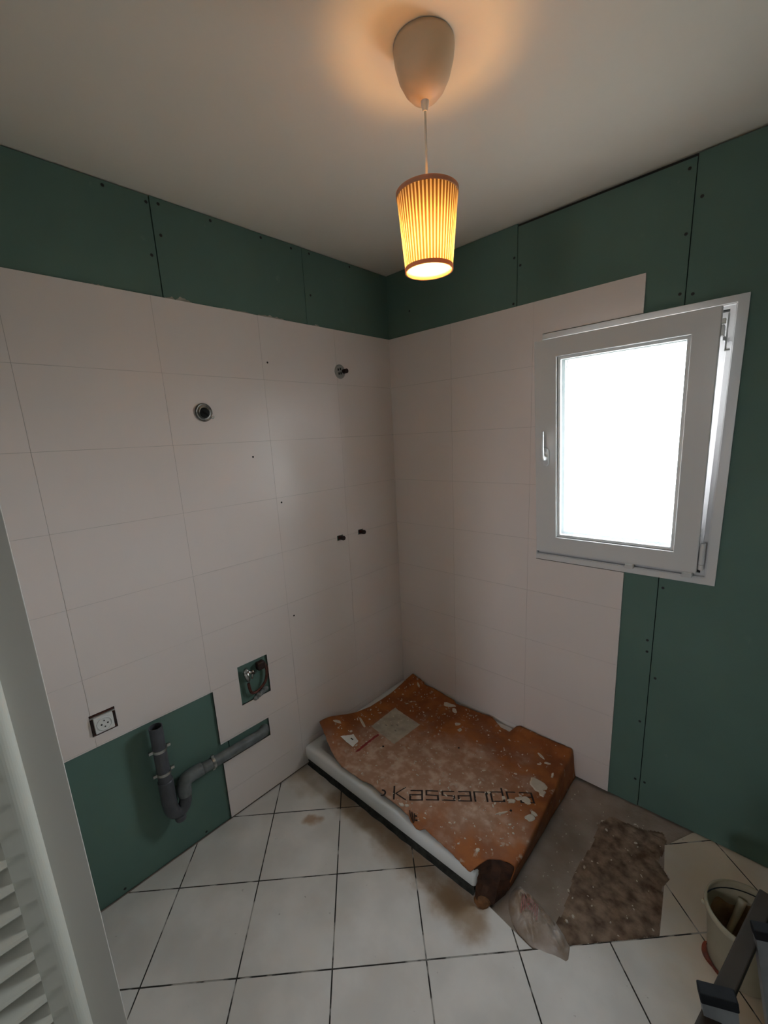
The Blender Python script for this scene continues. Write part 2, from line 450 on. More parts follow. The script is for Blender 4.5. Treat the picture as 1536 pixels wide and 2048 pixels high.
# floor: rotated square tiles clipped to the room, cut out where they are broken away
AX, OX, OY, FT = 0.8029, -0.0841, -1.2764, 0.2988
def clip(poly, a, b_, keep=1):
    """keep the part of poly on the left (keep=1) or right of line a->b"""
    out = []; n = len(poly)
    sd = lambda p: keep*((b_[0]-a[0])*(p[1]-a[1])-(b_[1]-a[1])*(p[0]-a[0]))
    for i in range(n):
        p, q = poly[i], poly[(i+1)%n]; sp, sq = sd(p), sd(q)
        if sp >= 0: out.append(p)
        if (sp > 0 > sq) or (sp < 0 < sq):
            t = sp/(sp-sq); out.append((p[0]+(q[0]-p[0])*t, p[1]+(q[1]-p[1])*t))
    return out
def area(p): return 0.5*abs(sum(p[i][0]*p[(i+1)%len(p)][1]-p[(i+1)%len(p)][0]*p[i][1] for i in range(len(p))))
def subtract(polys, conv_):
    res = []
    for poly in polys:
        rest = poly
        for i in range(len(conv_)):
            a, b_ = conv_[i], conv_[(i+1)%len(conv_)]
            o_ = clip(rest, a, b_, -1)
            if len(o_) > 2 and area(o_) > 1e-5: res.append(o_)
            rest = clip(rest, a, b_, 1)
            if len(rest) < 3: break
    return res
PATCH = [[(0.97, 0.02), (0.97, -0.745), (1.03, -0.775), (1.206, -0.7995), (1.498, -0.4965), (1.478, -0.318), (1.45, -0.15), (1.42, 0.02)],
         [(1.40, 0.02), (1.40, -0.13), (1.455, -0.115), (1.526, 0.02)]]
PATCH.append([(1.47, -0.33), (1.488, -0.262), (1.44, -0.21), (1.44, -0.33)])
def ccw(p):
    s = sum(p[i][0]*p[(i+1)%len(p)][1]-p[(i+1)%len(p)][0]*p[i][1] for i in range(len(p)))
    return p if s > 0 else p[::-1]
PATCH = [ccw(p) for p in PATCH]
bm = nb(); box(bm, (-0.1, YH-0.2, -0.10), (XR+0.1, 0.1, -0.0075)); floor = struct('floor', bm, M_screed)
e1 = (math.cos(AX), math.sin(AX)); e2 = (math.sin(AX), -math.cos(AX))
bm = nb(); gr = 0.0024
for i in range(-16, 20):
    for j in range(-10, 24):
        q = [(OX+(i+a)*FT*e1[0]+(j+c_)*FT*e2[0], OY+(i+a)*FT*e1[1]+(j+c_)*FT*e2[1]) for a, c_ in ((gr/FT,gr/FT),(1-gr/FT,gr/FT),(1-gr/FT,1-gr/FT),(gr/FT,1-gr/FT))]
        q = ccw(q)
        for a, b_ in (((0.0,YH),(XR,YH)),((XR,YH),(XR,0.015)),((XR,0.015),(0.0,0.015)),((0.0,0.015),(0.0,YH))):
            q = clip(q, a, b_, 1)
            if len(q) < 3: break
        if len(q) < 3 or area(q) < 1e-5: continue
        ps = [q]
        for c_ in PATCH: ps = subtract(ps, c_)
        for p in ps:
            t = [bm.verts.new((x, y, 0)) for x, y in p]; bt = [bm.verts.new((x, y, -0.0072)) for x, y in p]
            bm.faces.new(t); bm.faces.new(bt[::-1])
            for k in range(len(p)): bm.faces.new((t[k], bt[k], bt[(k+1)%len(p)], t[(k+1)%len(p)]))
obj('floor_tiles', bm, M_floor, floor)
gp = [[(0.0,YH),(XR,YH),(XR,0.015),(0.0,0.015)]]
for c_ in PATCH: gp = subtract(gp, c_)
bm = nb()
for p in gp: bm.faces.new([bm.verts.new((x, y, -0.0012)) for x, y in p])
obj('grout', bm, M_fgrout, floor)
# rough mortar bed left where the tiles came off
def inside(pt, poly):
    c_ = False; n = len(poly)
    for i in range(n):
        (x0, y0), (x1, y1) = poly[i], poly[(i+1)%n]
        if (y0 > pt[1]) != (y1 > pt[1]) and pt[0] < (x1-x0)*(pt[1]-y0)/(y1-y0)+x0: c_ = not c_
    return c_
MP = [(1.218,-0.453),(1.232,-0.30),(1.222,-0.19),(1.250,-0.115),(1.36,-0.10),(1.43,-0.06),(1.455,-0.118),(1.45,-0.16),(1.438,-0.21),(1.485,-0.262),(1.470,-0.32),(1.490,-0.35),(1.494,-0.494),(1.209,-0.795),(1.238,-0.629)]
bm = nb(); V = {}; st = 0.006
def mz(x, y):
    dmin = min(segd((x, y), MP[i], MP[(i+1)%len(MP)]) for i in range(len(MP)))
    k = min(1, dmin/0.02)
    return -0.0072 + k*(0.006 + 0.0022*noise.noise(Vector((x*26, y*26, 0))) + 0.0026*noise.noise(Vector((x*80, y*80, 3))))
def segd(p, a, b_):
    ax, ay = p[0]-a[0], p[1]-a[1]; dx, dy = b_[0]-a[0], b_[1]-a[1]; t = max(0, min(1, (ax*dx+ay*dy)/(dx*dx+dy*dy)))
    return math.hypot(ax-t*dx, ay-t*dy)
for i in range(60):
    for j in range(130):
        x, y = 1.19+i*st, -0.80+j*st
        if inside((x+st/2, y+st/2), MP):
            f = []
            for a, c_ in ((0,0),(1,0),(1,1),(0,1)):
                if (i+a, j+c_) not in V: V[i+a, j+c_] = bm.verts.new((x+a*st, y+c_*st, mz(x+a*st, y+c_*st)))
                f.append(V[i+a, j+c_])
            bm.faces.new(f)
obj('mortar_patch', bm, M_mortar, floor, smooth=True)

# ------------------------------------------------------------ window
win = struct_root('window_1', (1.15, 0.0, WIN[2]))
def ring(bm, outer, inner, y0, y1, pts=None):
    """rectangular frame; outer/inner = x0,x1,z0,z1"""
    slab(bm, [outer], [inner], -y0, -y1, CB)
bm = nb()
ring(bm, (0.8430, 1.492, 1.052, 2.008), WIN, -0.003, 0.0076)
ring(bm, (0.843, 1.465, 1.074, 1.988), (0.8475, 1.460, 1.079, 1.983), 0.0, 0.045)
ring(bm, (0.843, 1.465, 1.074, 1.988), (0.862, 1.4445, 1.088, 1.974), 0.018, 0.045)
ring(bm, (0.843, 1.465, 1.074, 1.988), (0.932, 1.374, 1.162, 1.899), 0.0455, 0.075)
obj('window_frame', bm, M_white, win, bevel=0.0012)
bm = nb(); box(bm, (0.843, -0.0032, 1.9885), (1.46, -0.0008, 1.991)); 
obj('frame_seam', bm, M_white, win)
# outside reveal
bm = nb(); ring(bm, (0.856, 1.452, 1.088, 1.974), (0.862, 1.446, 1.094, 1.968), 0.076, 0.249)
obj('outer_reveal', bm, M_hall, win)
# tilted sash, hinged at the bottom
ZH = 1.092; TILT = math.radians(5.2)
def tilt(o):
    o.data.transform(Matrix.Translation((0, 0.0, ZH)) @ Matrix.Rotation(TILT, 4, 'X') @ Matrix.Translation((0, 0.0, -ZH)))
def sobj(name, bm, m, parent, **k):
    bev = k.get('bevel', 0)
    o = obj(name, bm, m, parent, **k); tilt(o); return o
bm = nb()
ring(bm, (0.850, 1.437, 1.095, 1.972), (0.938, 1.3635, 1.168, 1.9035), -0.018, 0.004)
ring(bm, (0.872, 1.428, 1.104, 1.962), (0.938, 1.3635, 1.168, 1.9035), 0.004, 0.046)
sash = sobj('window_sash', bm, M_white, win, bevel=0.003)
bm = nb(); ring(bm, (0.938, 1.3635, 1.168, 1.9035), (0.950, 1.3515, 1.180, 1.8915), -0.008, 0.010)
sobj('glazing_bead', bm, M_white, sash, bevel=0.004)
bm = nb(); ring(bm, (0.938, 1.3635, 1.168, 1.9035), (0.953, 1.3485, 1.183, 1.8885), 0.034, 0.046)
sobj('outer_bead', bm, M_white, sash)
bm = nb(); box(bm, (0.943, 0.012, 1.173), (1.358, 0.032, 1.898)); sobj('glass_pane', bm, M_glass, sash)
# handle on the left stile
bm = nb()
for k in range(24):
    pass
prof = [(math.cos(a)*0.014, math.sin(a)*0.014) for a in [2*PI*i/24 for i in range(24)]]
pl = [bm.verts.new((0.897+x, -0.018, 1.517+z+(0.024 if z >= 0 else -0.024))) for x, z in prof]
pf = [bm.verts.new((0.897+x*0.85, -0.028, 1.517+z*0.85+(0.024 if z >= 0 else -0.024))) for x, z in prof]
bm.faces.new(pl); bm.faces.new(pf[::-1])
for k in range(24): bm.faces.new((pl[k], pl[(k+1)%24], pf[(k+1)%24], pf[k]))
esc = sobj('handle_plate', bm, M_white, sash, bevel=0.001)
bm = nb(); tube(bm, [(0.897,-0.028,1.514),(0.897,-0.052,1.514)], 0.0095, 16)
tube(bm, [(0.897,-0.054,1.512),(0.8965,-0.058,1.530),(0.896,-0.056,1.570),(0.896,-0.052,1.625)], [0.0105,0.008,0.0065,0.0055], 12, sub=4)
sobj('window_handle', bm, M_white, sash, smooth=True)
# scissor stay, hinges, clips
bm = nb(); box(bm, (1.4405, -0.045, 1.872), (1.4455, 0.030, 1.884)); box(bm, (1.4455, -0.030, 1.845), (1.4495, -0.022, 1.955)); box(bm, (1.4455, -0.030, 1.842), (1.4585, -0.022, 1.848))
obj('stay_arm', bm, M_white, win)
bm = nb(); box(bm, (1.4375, -0.094, 1.916), (1.4475, -0.078, 1.930)); obj('stay_block', bm, M_whitel, win, bevel=0.001)
bm = nb(); box(bm, (1.4375, -0.080, 1.882), (1.4435, -0.040, 1.914)); obj('stay_bracket', bm, M_chrome, win)
bm = nb(); tube(bm, [(1.4475,-0.012,1.128),(1.4475,-0.012,1.205)], 0.0085, 14); tube(bm, [(1.4475,-0.012,1.108),(1.4475,-0.012,1.1265)], 0.008, 14)
obj('hinge_pin', bm, M_white, win)
for xc, wd in ((1.226, 0.013), (1.412, 0.014)):
    bm = nb(); v = box(bm, (xc-wd, -0.036, 1.076), (xc+wd, -0.003, 1.096))
    for q in v[:4]: q.co.y += 0.010 if q.co.y < -0.02 else 0
    v[0].co.x -= 0.006; v[4].co.x -= 0.0
    obj('frame_clip', bm, M_whitel, win, bevel=0.0015)
# bead of sealant and dark shadow gap under the frame
# ------------------------------------------------------------ door leaf and jamb at the left
bm = nb(); box(bm, (0.8005, -1.829, 0.0), (0.806, -1.7735, 2.2)); struct('trim_1', bm, M_jamb, bevel=0.0015)
door = struct_root('door_1', (0.82, -1.83, 0.0))
bm = nb()
n = 10; DX0, DX1 = 0.806, 0.834
prof = [(DX0, -1.8215)]
for i in range(n+1):
    a = PI/2*i/n
    prof.append((DX1-0.022+0.022*math.sin(a), -1.8225-0.024+0.024*math.cos(a)))
prof += [(DX1, -1.8675), (DX0, -1.8675)]
lo = [bm.verts.new((x, y, 0.01)) for x, y in prof]; hi = [bm.verts.new((x, y, 2.1)) for x, y in prof]
bm.faces.new(lo); bm.faces.new(hi[::-1])
for i in range(len(prof)):
    k = (i+1) % len(prof); bm.faces.new((lo[i], lo[k], hi[k], hi[i]))
obj('door_stile', bm, M_door, door)
bm = nb(); box(bm, (DX0, -2.30, 0.01), (DX1, -2.25, 2.1)); obj('door_stile', bm, M_door, door, bevel=0.003)
for z0, z1 in ((0.01, 0.11), (2.02, 2.1)):
    bm = nb(); box(bm, (DX0+0.002, -2.25, z0), (DX1-0.002, -1.8675, z1)); obj('door_rail', bm, M_door, door)
bm = nb(); z = 0.135
while z < 2.0:
    c0 = Vector((DX0+0.014, 0, z)); 
    a = math.radians(38); hw = 0.026; ht = 0.0035
    du = Vector((math.cos(a), 0, -math.sin(a))); dn = Vector((math.sin(a), 0, math.cos(a)))
    sec = [c0+du*s*hw+dn*t_*ht for s, t_ in ((-1,-.7),(-.8,-1),(.8,-1),(1,-.7),(1,.7),(.8,1),(-.8,1),(-1,.7))]
    A = [bm.verts.new((p.x, -1.8675, p.z)) for p in sec]; B = [bm.verts.new((p.x, -2.25, p.z)) for p in sec]
    bm.faces.new(A[::-1]); bm.faces.new(B)
    for i in range(8): bm.faces.new((A[i], A[(i+1)%8], B[(i+1)%8], B[i]))
    z += 0.0455
obj('louvre_slats', bm, M_door, door)

# ------------------------------------------------------------ pendant lamp
LX, LY = 0.955, -0.925
lamp = thing('pendant_lamp', 'lit pendant lamp with slatted cream shade hanging on a thin cord from the ceiling', 'lamp', (LX, LY, H))
bm = nb(); lathe(bm, [(0.0, 0.0), (0.0655, 0.0), (0.0665, -0.008), (0.064, -0.030), (0.056, -0.058), (0.044, -0.080), (0.030, -0.095), (0.012, -0.1015), (0.0, -0.102)], (LX, LY, H-0.0005), 'z', 48)
obj('ceiling_rose', bm, mat('rose_plastic', (0.60, 0.50, 0.38), 0.5, noise_amt=0.02), lamp, smooth=True)
bm = nb(); lathe(bm, [(0.0, 0.0), (0.0095, 0.0), (0.0085, -0.010), (0.006, -0.020), (0.0052, -0.022), (0, -0.022)], (LX, LY, H-0.099), 'z', 24)
obj('cord_grip', bm, M_whitel, lamp)
bm = nb(); tube(bm, [(LX, LY, H-0.119), (LX, LY, 2.150)], 0.0026, 10); obj('cord', bm, M_whitel, lamp, smooth=True)
RT, RB, ZTp, ZBt = 0.0700, 0.0545, 2.176, 2.012
bm = nb(); NP = 100; NZ = 12
rings = []
for k in range(NZ+1):
    t = k/NZ; r = RT+(RB-RT)*t; z = ZTp+(ZBt-ZTp)*t-ZBt
    rings.append([bm.verts.new(((r+(0.0011 if i % 2 else -0.0004))*math.cos(2*PI*i/NP), (r+(0.0011 if i % 2 else -0.0004))*math.sin(2*PI*i/NP), z)) for i in range(NP)])
for a, b_ in zip(rings, rings[1:]):
    for i in range(NP): bm.faces.new((a[i], a[(i+1)%NP], b_[(i+1)%NP], b_[i]))
shade = obj('lamp_shade', bm, M_shade, lamp)
shade.matrix_parent_inverse = Matrix.Identity(4); shade.location = (0, 0, ZBt-H)
M_trim = bpy.data.materials.new('shade_trim'); M_trim.use_nodes = True
g = NG(M_trim); g.n.clear(); out = g.n.new('ShaderNodeOutputMaterial'); df = g.n.new('ShaderNodeBsdfDiffuse'); tl = g.n.new('ShaderNodeBsdfTranslucent')
df.inputs['Color'].default_value = (0.66, 0.50, 0.38, 1); tl.inputs['Color'].default_value = (0.70, 0.42, 0.18, 1)
mx = g.n.new('ShaderNodeMixShader'); g.l.new(df.outputs[0], mx.inputs[1]); g.l.new(tl.outputs[0], mx.inputs[2]); g.l.new(mx.outputs[0], out.inputs[0])
def band(r, z0, z1):
    bm = nb(); lathe(bm, [(r-0.0012, z0), (r+0.0022, z0), (r+0.0022, z1), (r-0.0012, z1), (r-0.0012, z0)], (0, 0, 0), 'z', 64)
    o = obj('shade_trim', bm, M_trim, None, smooth=False); o.parent = shade; return o
band(RT, ZTp-ZBt-0.008, ZTp-ZBt+0.001); band(RB+0.0006, -0.001, 0.008)
bm = nb(); tube(bm, [(LX, LY, 2.150), (LX, LY, 2.105)], 0.014, 20); obj('lamp_holder', bm, M_whitel, lamp)
bm = nb(); lathe(bm, [(0.012, 0.0), (0.038, 0.0), (0.038, 0.002), (0.012, 0.002), (0.012, 0.0)], (LX, LY, 2.128), 'z', 40); obj('light_baffle', bm, M_whitel, lamp)  # unseen ring added to cut the bulb's upward light
bm = nb(); lathe(bm, [(0, 0.0), (0.014, -0.0), (0.017, -0.010), (0.032, -0.025), (0.039, -0.045), (0.036, -0.064), (0.022, -0.080), (0, -0.086)], (LX, LY, 2.106), 'z', 32)
obj('bulb', bm, M_bulb, lamp, smooth=True)
# spider wires holding the shade
bm = nb()
for k in range(3):
    a = 2*PI*k/3; tube(bm, [(LX, LY, 2.12), (LX+math.cos(a)*RT*0.985, LY+math.sin(a)*RT*0.985, ZTp-0.005)], 0.001, 6)
obj('shade_spider', bm, M_chrome, lamp)
bm = nb(); lathe(bm, [(0, 0.0), (RB-0.0035, 0.0), (RB-0.0035, 0.0015), (0, 0.0015)], (LX, LY, ZBt+0.006), 'z', 48)
M_diff = bpy.data.materials.new('frosted_diffuser'); M_diff.use_nodes = True
g = NG(M_diff); g.n.clear(); out = g.n.new('ShaderNodeOutputMaterial'); tl = g.n.new('ShaderNodeBsdfTranslucent'); tl.inputs['Color'].default_value = (0.95, 0.92, 0.85, 1)
g.l.new(tl.outputs[0], out.inputs[0])
obj('diffuser', bm, M_diff, lamp)

# ------------------------------------------------------------ wall fittings
# round metal box high on the left wall
M_dchrome = mat('dull_chrome', (0.28, 0.27, 0.25), 0.35, metal=1.0, noise_amt=0.6, noise_scale=50)
t = thing('junction_box', 'round zinc wall box with dark opening and small wire eye on left tiled wall', 'junction box', (0, -1.079, 1.756))
bm = nb(); lathe(bm, [(0.0, 0.0002), (0.033, 0.0002), (0.034, 0.004), (0.032, 0.008), (0.029, 0.0085), (0.026, 0.006), (0.0215, 0.012), (0.018, 0.012), (0.016, 0.003), (0.0, 0.003)], (0, -1.079, 1.756), 'x', 40)
obj('ring', bm, M_dchrome, t, smooth=True)
bm = nb(); lathe(bm, [(0, 0.0035), (0.0185, 0.0035), (0.0190, 0.0125), (0.014, 0.015), (0, 0.015)], (0, -1.079, 1.754), 'x', 20)
tube(bm, [(0.006,-1.09,1.764),(0.018,-1.082,1.758),(0.02,-1.072,1.748),(0.008,-1.068,1.742)], 0.003, 8, sub=3)
obj('wire_tangle', bm, M_black, t, smooth=True)
bm = nb(); cy, cz = -1.048, 1.739
tube(bm, [(0.005, cy+0.006*math.cos(a), cz+0.006*math.sin(a)) for a in [2*PI*i/14 for i in range(15)]], 0.0016, 6); obj('eyelet', bm, M_chrome, t)
# slotted plate near the corner
t = thing('shower_arm_outlet', 'round grey plate with slots and a dark stub, high near the corner', 'pipe outlet', (0, -0.37, 1.952))
bm = nb(); lathe(bm, [(0.0, 0.0002), (0.033, 0.0002), (0.033, 0.003), (0.028, 0.0055), (0.0, 0.006)], (0, -0.372, 1.951), 'x', 36); obj('plate', bm, mat('grey_plate', (0.33,0.32,0.30), 0.5), t)
for dy, dz in ((-0.014, 0.008), (0.0, 0.012), (-0.010, -0.010), (0.003, -0.008)):
    bm = nb(); box(bm, (0.0055, -0.372+dy-0.004, 1.951+dz-0.005), (0.0066, -0.372+dy+0.004, 1.951+dz+0.005)); obj('slot', bm, M_black, t)
bm = nb(); tube(bm, [(0.0055, -0.352, 1.953), (0.030, -0.352, 1.953)], 0.0105, 20); obj('stub', bm, M_darkcop, t)
# two mixer stubs
for i, (yy, zz, lb) in enumerate(((-0.447, 1.135, 'short brown capped pipe end in the tiles, the one further from the corner'), (-0.299, 1.1375, 'short brown capped pipe end in the tiles, the one nearer the corner'))):
    t = thing('pipe_stub', lb, 'pipe end', (0, yy, zz), 'mixer pipe ends')
    bm = nb(); tube(bm, [(-0.007, yy, zz), (0.022, yy+0.002, zz+0.001)], 0.0098, 18); obj('pipe', bm, M_copper, t)
    bm = nb(); tube(bm, [(0.012, yy+0.002, zz), (0.028, yy+0.002, zz)], 0.0118, 6); obj('cap_nut', bm, M_darkcop, t)
# socket
t = thing('wall_socket', 'bare white power socket without its cover, sunk in a rough tile cut-out', 'socket', (0, -1.583, 0.715))
bm = nb(); slab(bm, [(-1.619, -1.548, 0.678, 0.752)], [(-1.613, -1.554, 0.684, 0.746)], 0.001, -0.030, CL); box(bm, (-0.031, -1.619, 0.678), (-0.029, -1.548, 0.752))
obj('back_box', bm, M_copper, t)
bm = nb(); slab(bm, [(-1.6125, -1.5555, 0.6860, 0.7435)], [], 0.013, -0.010, CL); o = obj('socket_body', bm, M_whitel, t, bevel=0.0015)
bm = nb(); lathe(bm, [(0.0235, 0.0131), (0.0235, 0.0145), (0.0215, 0.0150), (0.0208, 0.0132), (0.0208, 0.0131)], (0, -1.5835, 0.7145), 'x', 36); obj('socket_rim', bm, M_whitel, t)
for dy, dz, r in ((-0.0095, -0.001, 0.0028), (0.0095, -0.001, 0.0028), (0.0, -0.0115, 0.0024), (0.0, 0.011, 0.0022)):
    bm = nb(); lathe(bm, [(r, 0.0128), (r, 0.0136), (0, 0.0136)], (0, -1.5835+dy, 0.7145+dz), 'x', 12); obj('pin_hole', bm, M_black, t)
bm = nb(); box(bm, (-0.004, -1.6215, 0.742), (0.004, -1.5455, 0.7475)); obj('mounting_bar', bm, M_chrome, t)
for q in (((-0.002, -1.6205, 0.683), (0.003, -1.613, 0.738)), ((-0.002, -1.554, 0.69), (0.004, -1.547, 0.735))):
    bm = nb(); box(bm, *q); obj('side_lug', bm, M_darkcop, t)
# copper connection in square recess
t = thing('water_connection', 'bent copper water pipe with a zinc valve in the square tile cut-out', 'water pipe', (0, -1.01, 0.60))
bm = nb(); tube(bm, [(-0.006,-0.968,0.672),(0.010,-0.957,0.650),(0.012,-0.953,0.615),(0.013,-0.965,0.575),(0.013,-0.993,0.551),(0.012,-1.018,0.543),(0.012,-1.036,0.549),(0.012,-1.044,0.570),(0.010,-1.046,0.600)], 0.0066, 12, sub=5); obj('copper_bend', bm, M_copper, t, smooth=True)
bm = nb(); box(bm, (-0.004, -0.998, 0.640), (0.024, -0.960, 0.676)); obj('elbow_fitting', bm, M_darkcop, t, bevel=0.006)
bm = nb(); tube(bm, [(0.012,-1.052,0.655),(0.012,-1.045,0.612)], [0.012, 0.009], 14); tube(bm, [(0.012,-1.062,0.662),(0.014,-1.015,0.640)], 0.0075, 12); tube(bm, [(0.008,-1.052,0.668),(0.026,-1.052,0.664)], 0.008, 12)
tube(bm, [(0.014,-1.020,0.652),(0.014,-1.030,0.618)], 0.005, 10); obj('valve', bm, M_chrome, t, smooth=True)
bm = nb()
for k in range(9):
    c = Vector((0.0, -1.015+0.010*k*0.7, 0.508+0.004*k*0.7+random.uniform(-.004,.004)))
    lathe(bm, [(0, 0.009), (0.009, 0.005), (0.012, 0.0), (0.010, -0.006)], c, 'x', 8)
obj('plaster_lumps', bm, mat('grey_plaster', (0.30,0.31,0.30), 0.8, noise_amt=0.5, noise_scale=60), t, smooth=True)
# waste pipe
t = thing('waste_pipe', 'dark grey plastic waste pipe with bottle-shaped bend clamped to the green board', 'waste pipe', (0.03, -1.42, 0.2))
PY = -1.440; PX = 0.037
def hollow(bm, p0, p1, r0, r1):
    d = Vector(p1)-Vector(p0); 
    tube(bm, [p0, p1], r0, 28, cap=False); tube(bm, [p0, p1], r1, 28, cap=False)
    for p in (p0, p1):
        u, w = frame_of(d)
        A = [bm.verts.new(Vector(p)+(u*math.cos(2*PI*k/28)+w*math.sin(2*PI*k/28))*r0) for k in range(28)]
        B = [bm.verts.new(Vector(p)+(u*math.cos(2*PI*k/28)+w*math.sin(2*PI*k/28))*r1) for k in range(28)]
        for k in range(28): bm.faces.new((A[k], A[(k+1)%28], B[(k+1)%28], B[k]))
bm = nb(); hollow(bm, (PX, PY, 0.628), (PX, PY-0.001, 0.36), 0.0235, 0.0215); obj('upright_pipe', bm, M_pvc, t, smooth=False)
bm = nb(); tube(bm, [(PX,PY,0.395),(PX,PY,0.355),(PX,PY,0.30),(PX,PY+0.003,0.262),(PX,PY+0.014,0.240),(PX,PY+0.032,0.233),(PX,PY+0.050,0.245),(PX,PY+0.059,0.275),(PX-0.002,PY+0.060,0.318)], [0.0268,0.0268,0.0262,0.026,0.0255,0.025,0.024,0.023,0.0225], 24, sub=5)
obj('trap_bend', bm, M_pvc, t, smooth=True)
bm = nb(); lathe(bm, [(0, 0.0), (0.019, 0.0), (0.0205, 0.004), (0.0205, 0.016), (0.018, 0.022)], (PX+0.004, PY+0.028, 0.197), 'z', 28); obj('cleaning_plug', bm, M_pvc, t)
bm = nb(); tube(bm, [(PX-0.002,PY+0.060,0.285),(PX-0.003,PY+0.061,0.315),(PX-0.007,PY+0.072,0.340),(PX-0.010,PY+0.098,0.345),(PX-0.011,PY+0.140,0.344)], [0.0255,0.0258,0.0265,0.0262,0.0255], 24, sub=5)
obj('elbow', bm, M_pvc2, t, smooth=True)
bm = nb(); tube(bm, [(0.0262,PY+0.135,0.342),(0.0235,-1.20,0.3385),(0.0205,-1.03,0.336),(0.014,-1.005,0.335),(-0.008,-0.992,0.334)], 0.0222, 24, sub=4); obj('level_pipe', bm, M_pvc2, t, smooth=True)
def clamp(c, axis, r):
    bm = nb()
    lathe(bm, [(r, -0.0055), (r+0.0025, -0.0055), (r+0.0025, 0.0055), (r, 0.0055), (r, -0.0055)], c, axis, 32)
    o = obj('pipe_clamp', bm, M_chrome, t)
    if axis == 'z':
        qs = [((c[0]-0.006, c[1]+s_*(r+0.0075)-0.0075, c[2]-0.0055), (c[0]+0.004, c[1]+s_*(r+0.0075)+0.0075, c[2]+0.0055)) for s_ in (-1, 1)]
        qs.append(((-0.008, c[1]-0.004, c[2]-0.004), (c[0]-r, c[1]+0.004, c[2]+0.004)))
    else:
        qs = [((c[0]-0.004, c[1]-0.0055, c[2]+s_*(r+0.006)-0.006), (c[0]+0.004, c[1]+0.0055, c[2]+s_*(r+0.006)+0.006)) for s_ in (-1, 1)]
    for q in qs:
        bm = nb(); box(bm, *q); obj('clamp_lug', bm, M_chrome, o, bevel=0.001)
clamp((PX, PY, 0.532), 'z', 0.0236); clamp((PX, PY, 0.432), 'z', 0.0236); clamp((0.0248, -1.252, 0.3405), 'y', 0.0224)

# ------------------------------------------------------------ shower tray
t = thing('shower_tray', 'white ceramic shower tray set in the corner, mostly under torn cardboard', 'shower tray', (0.5, -0.4, 0.0))
X0, X1, Y0, Y1 = 0.002, 0.990, -0.790, -0.002
def rrect(x0, x1, y0, y1, r, n=6):
    out = []
    for cx_, cy_, a0 in ((x1-r, y0+r, -PI/2), (x1-r, y1-r, 0), (x0+r, y1-r, PI/2), (x0+r, y0+r, PI)):
        for k in range(n+1):
            a = a0+PI/2*k/n; out.append((cx_+r*math.cos(a), cy_+r*math.sin(a)))
    return out
bm = nb()
def loop(off, z, r): return [bm.verts.new((x, y, z)) for x, y in rrect(X0+off, X1-off, Y0+off, Y1-off, r)]
Ls = [loop(0.004, 0.047, 0.012), loop(0.0, 0.053, 0.014), loop(0.0, 0.104, 0.014), loop(0.003, 0.111, 0.016), loop(0.010, 0.115, 0.02), loop(0.040, 0.115, 0.04), loop(0.050, 0.110, 0.05), loop(0.062, 0.085, 0.06), loop(0.075, 0.070, 0.07), loop(0.11, 0.066, 0.08)]
for a, b_ in zip(Ls, Ls[1:]):
    for k in range(len(a)): bm.faces.new((a[k], a[(k+1)%len(a)], b_[(k+1)%len(a)], b_[k]))
bm.faces.new(Ls[0][::-1]); bm.faces.new(Ls[-1])
obj('basin', bm, M_tray, t, smooth=True)
bm = nb()
nX, nZ = 90, 5
g0 = {}
for i in range(nX+1):
    for j in range(nZ+1):
        x = 0.004+0.975*i/nX
        g0[i,j] = bm.verts.new((x, -0.774-0.004*noise.noise(Vector((x*18, j*0.6, 2))) - (0.010 if j == 0 else 0), 0.048*j/nZ))
for i in range(nX):
    for j in range(nZ): bm.faces.new((g0[i,j], g0[i+1,j], g0[i+1,j+1], g0[i,j+1]))
box(bm, (0.004, -0.768, 0.0), (0.972, -0.004, 0.0465))
obj('mortar_bed', bm, M_mortbed, t)

# ------------------------------------------------------------ cardboard
def lerp_tab(tab, x):
    if x <= tab[0][0]: return tab[0][1]
    for (a, va), (b_, vb) in zip(tab, tab[1:]):
        if x <= b_: return va+(vb-va)*(x-a)/(b_-a)
    return tab[-1][1]
YFT = [(0.02,-0.695),(0.08,-0.715),(0.175,-0.748),(0.273,-0.770),(0.40,-0.766),(0.453,-0.755),(0.506,-0.763),(0.62,-0.764),(0.675,-0.772),(0.70,-0.789),(0.735,-0.800),(0.75,-0.795),(0.76,-0.776),(0.90,-0.792),(0.975,-0.806),(0.985,-0.765),(1.00,-0.722),(1.04,-0.694),(1.09,-0.682)]
YBT = [(0.07,-0.012),(0.12,-0.010),(0.14,-0.022),(0.20,-0.012),(0.36,-0.014),(0.40,-0.035),(0.44,-0.030),(0.56,-0.022),(0.63,-0.014),(0.66,-0.030),(0.715,-0.060),(0.768,-0.062),(0.776,-0.008),(1.10,-0.006)]
XLT = [(-0.80,0.018),(-0.694,0.022),(-0.62,0.026),(-0.567,0.034),(-0.388,0.080),(-0.23,0.084),(-0.084,0.076),(0.0,0.088)]
XRT = [(-0.69,1.082),(-0.635,1.083),(-0.51,1.076),(-0.37,1.066),(-0.278,1.060),(-0.075,1.040),(0.0,1.036)]
def smooth01(t): t = max(0, min(1, t)); return t*t*(3-2*t)
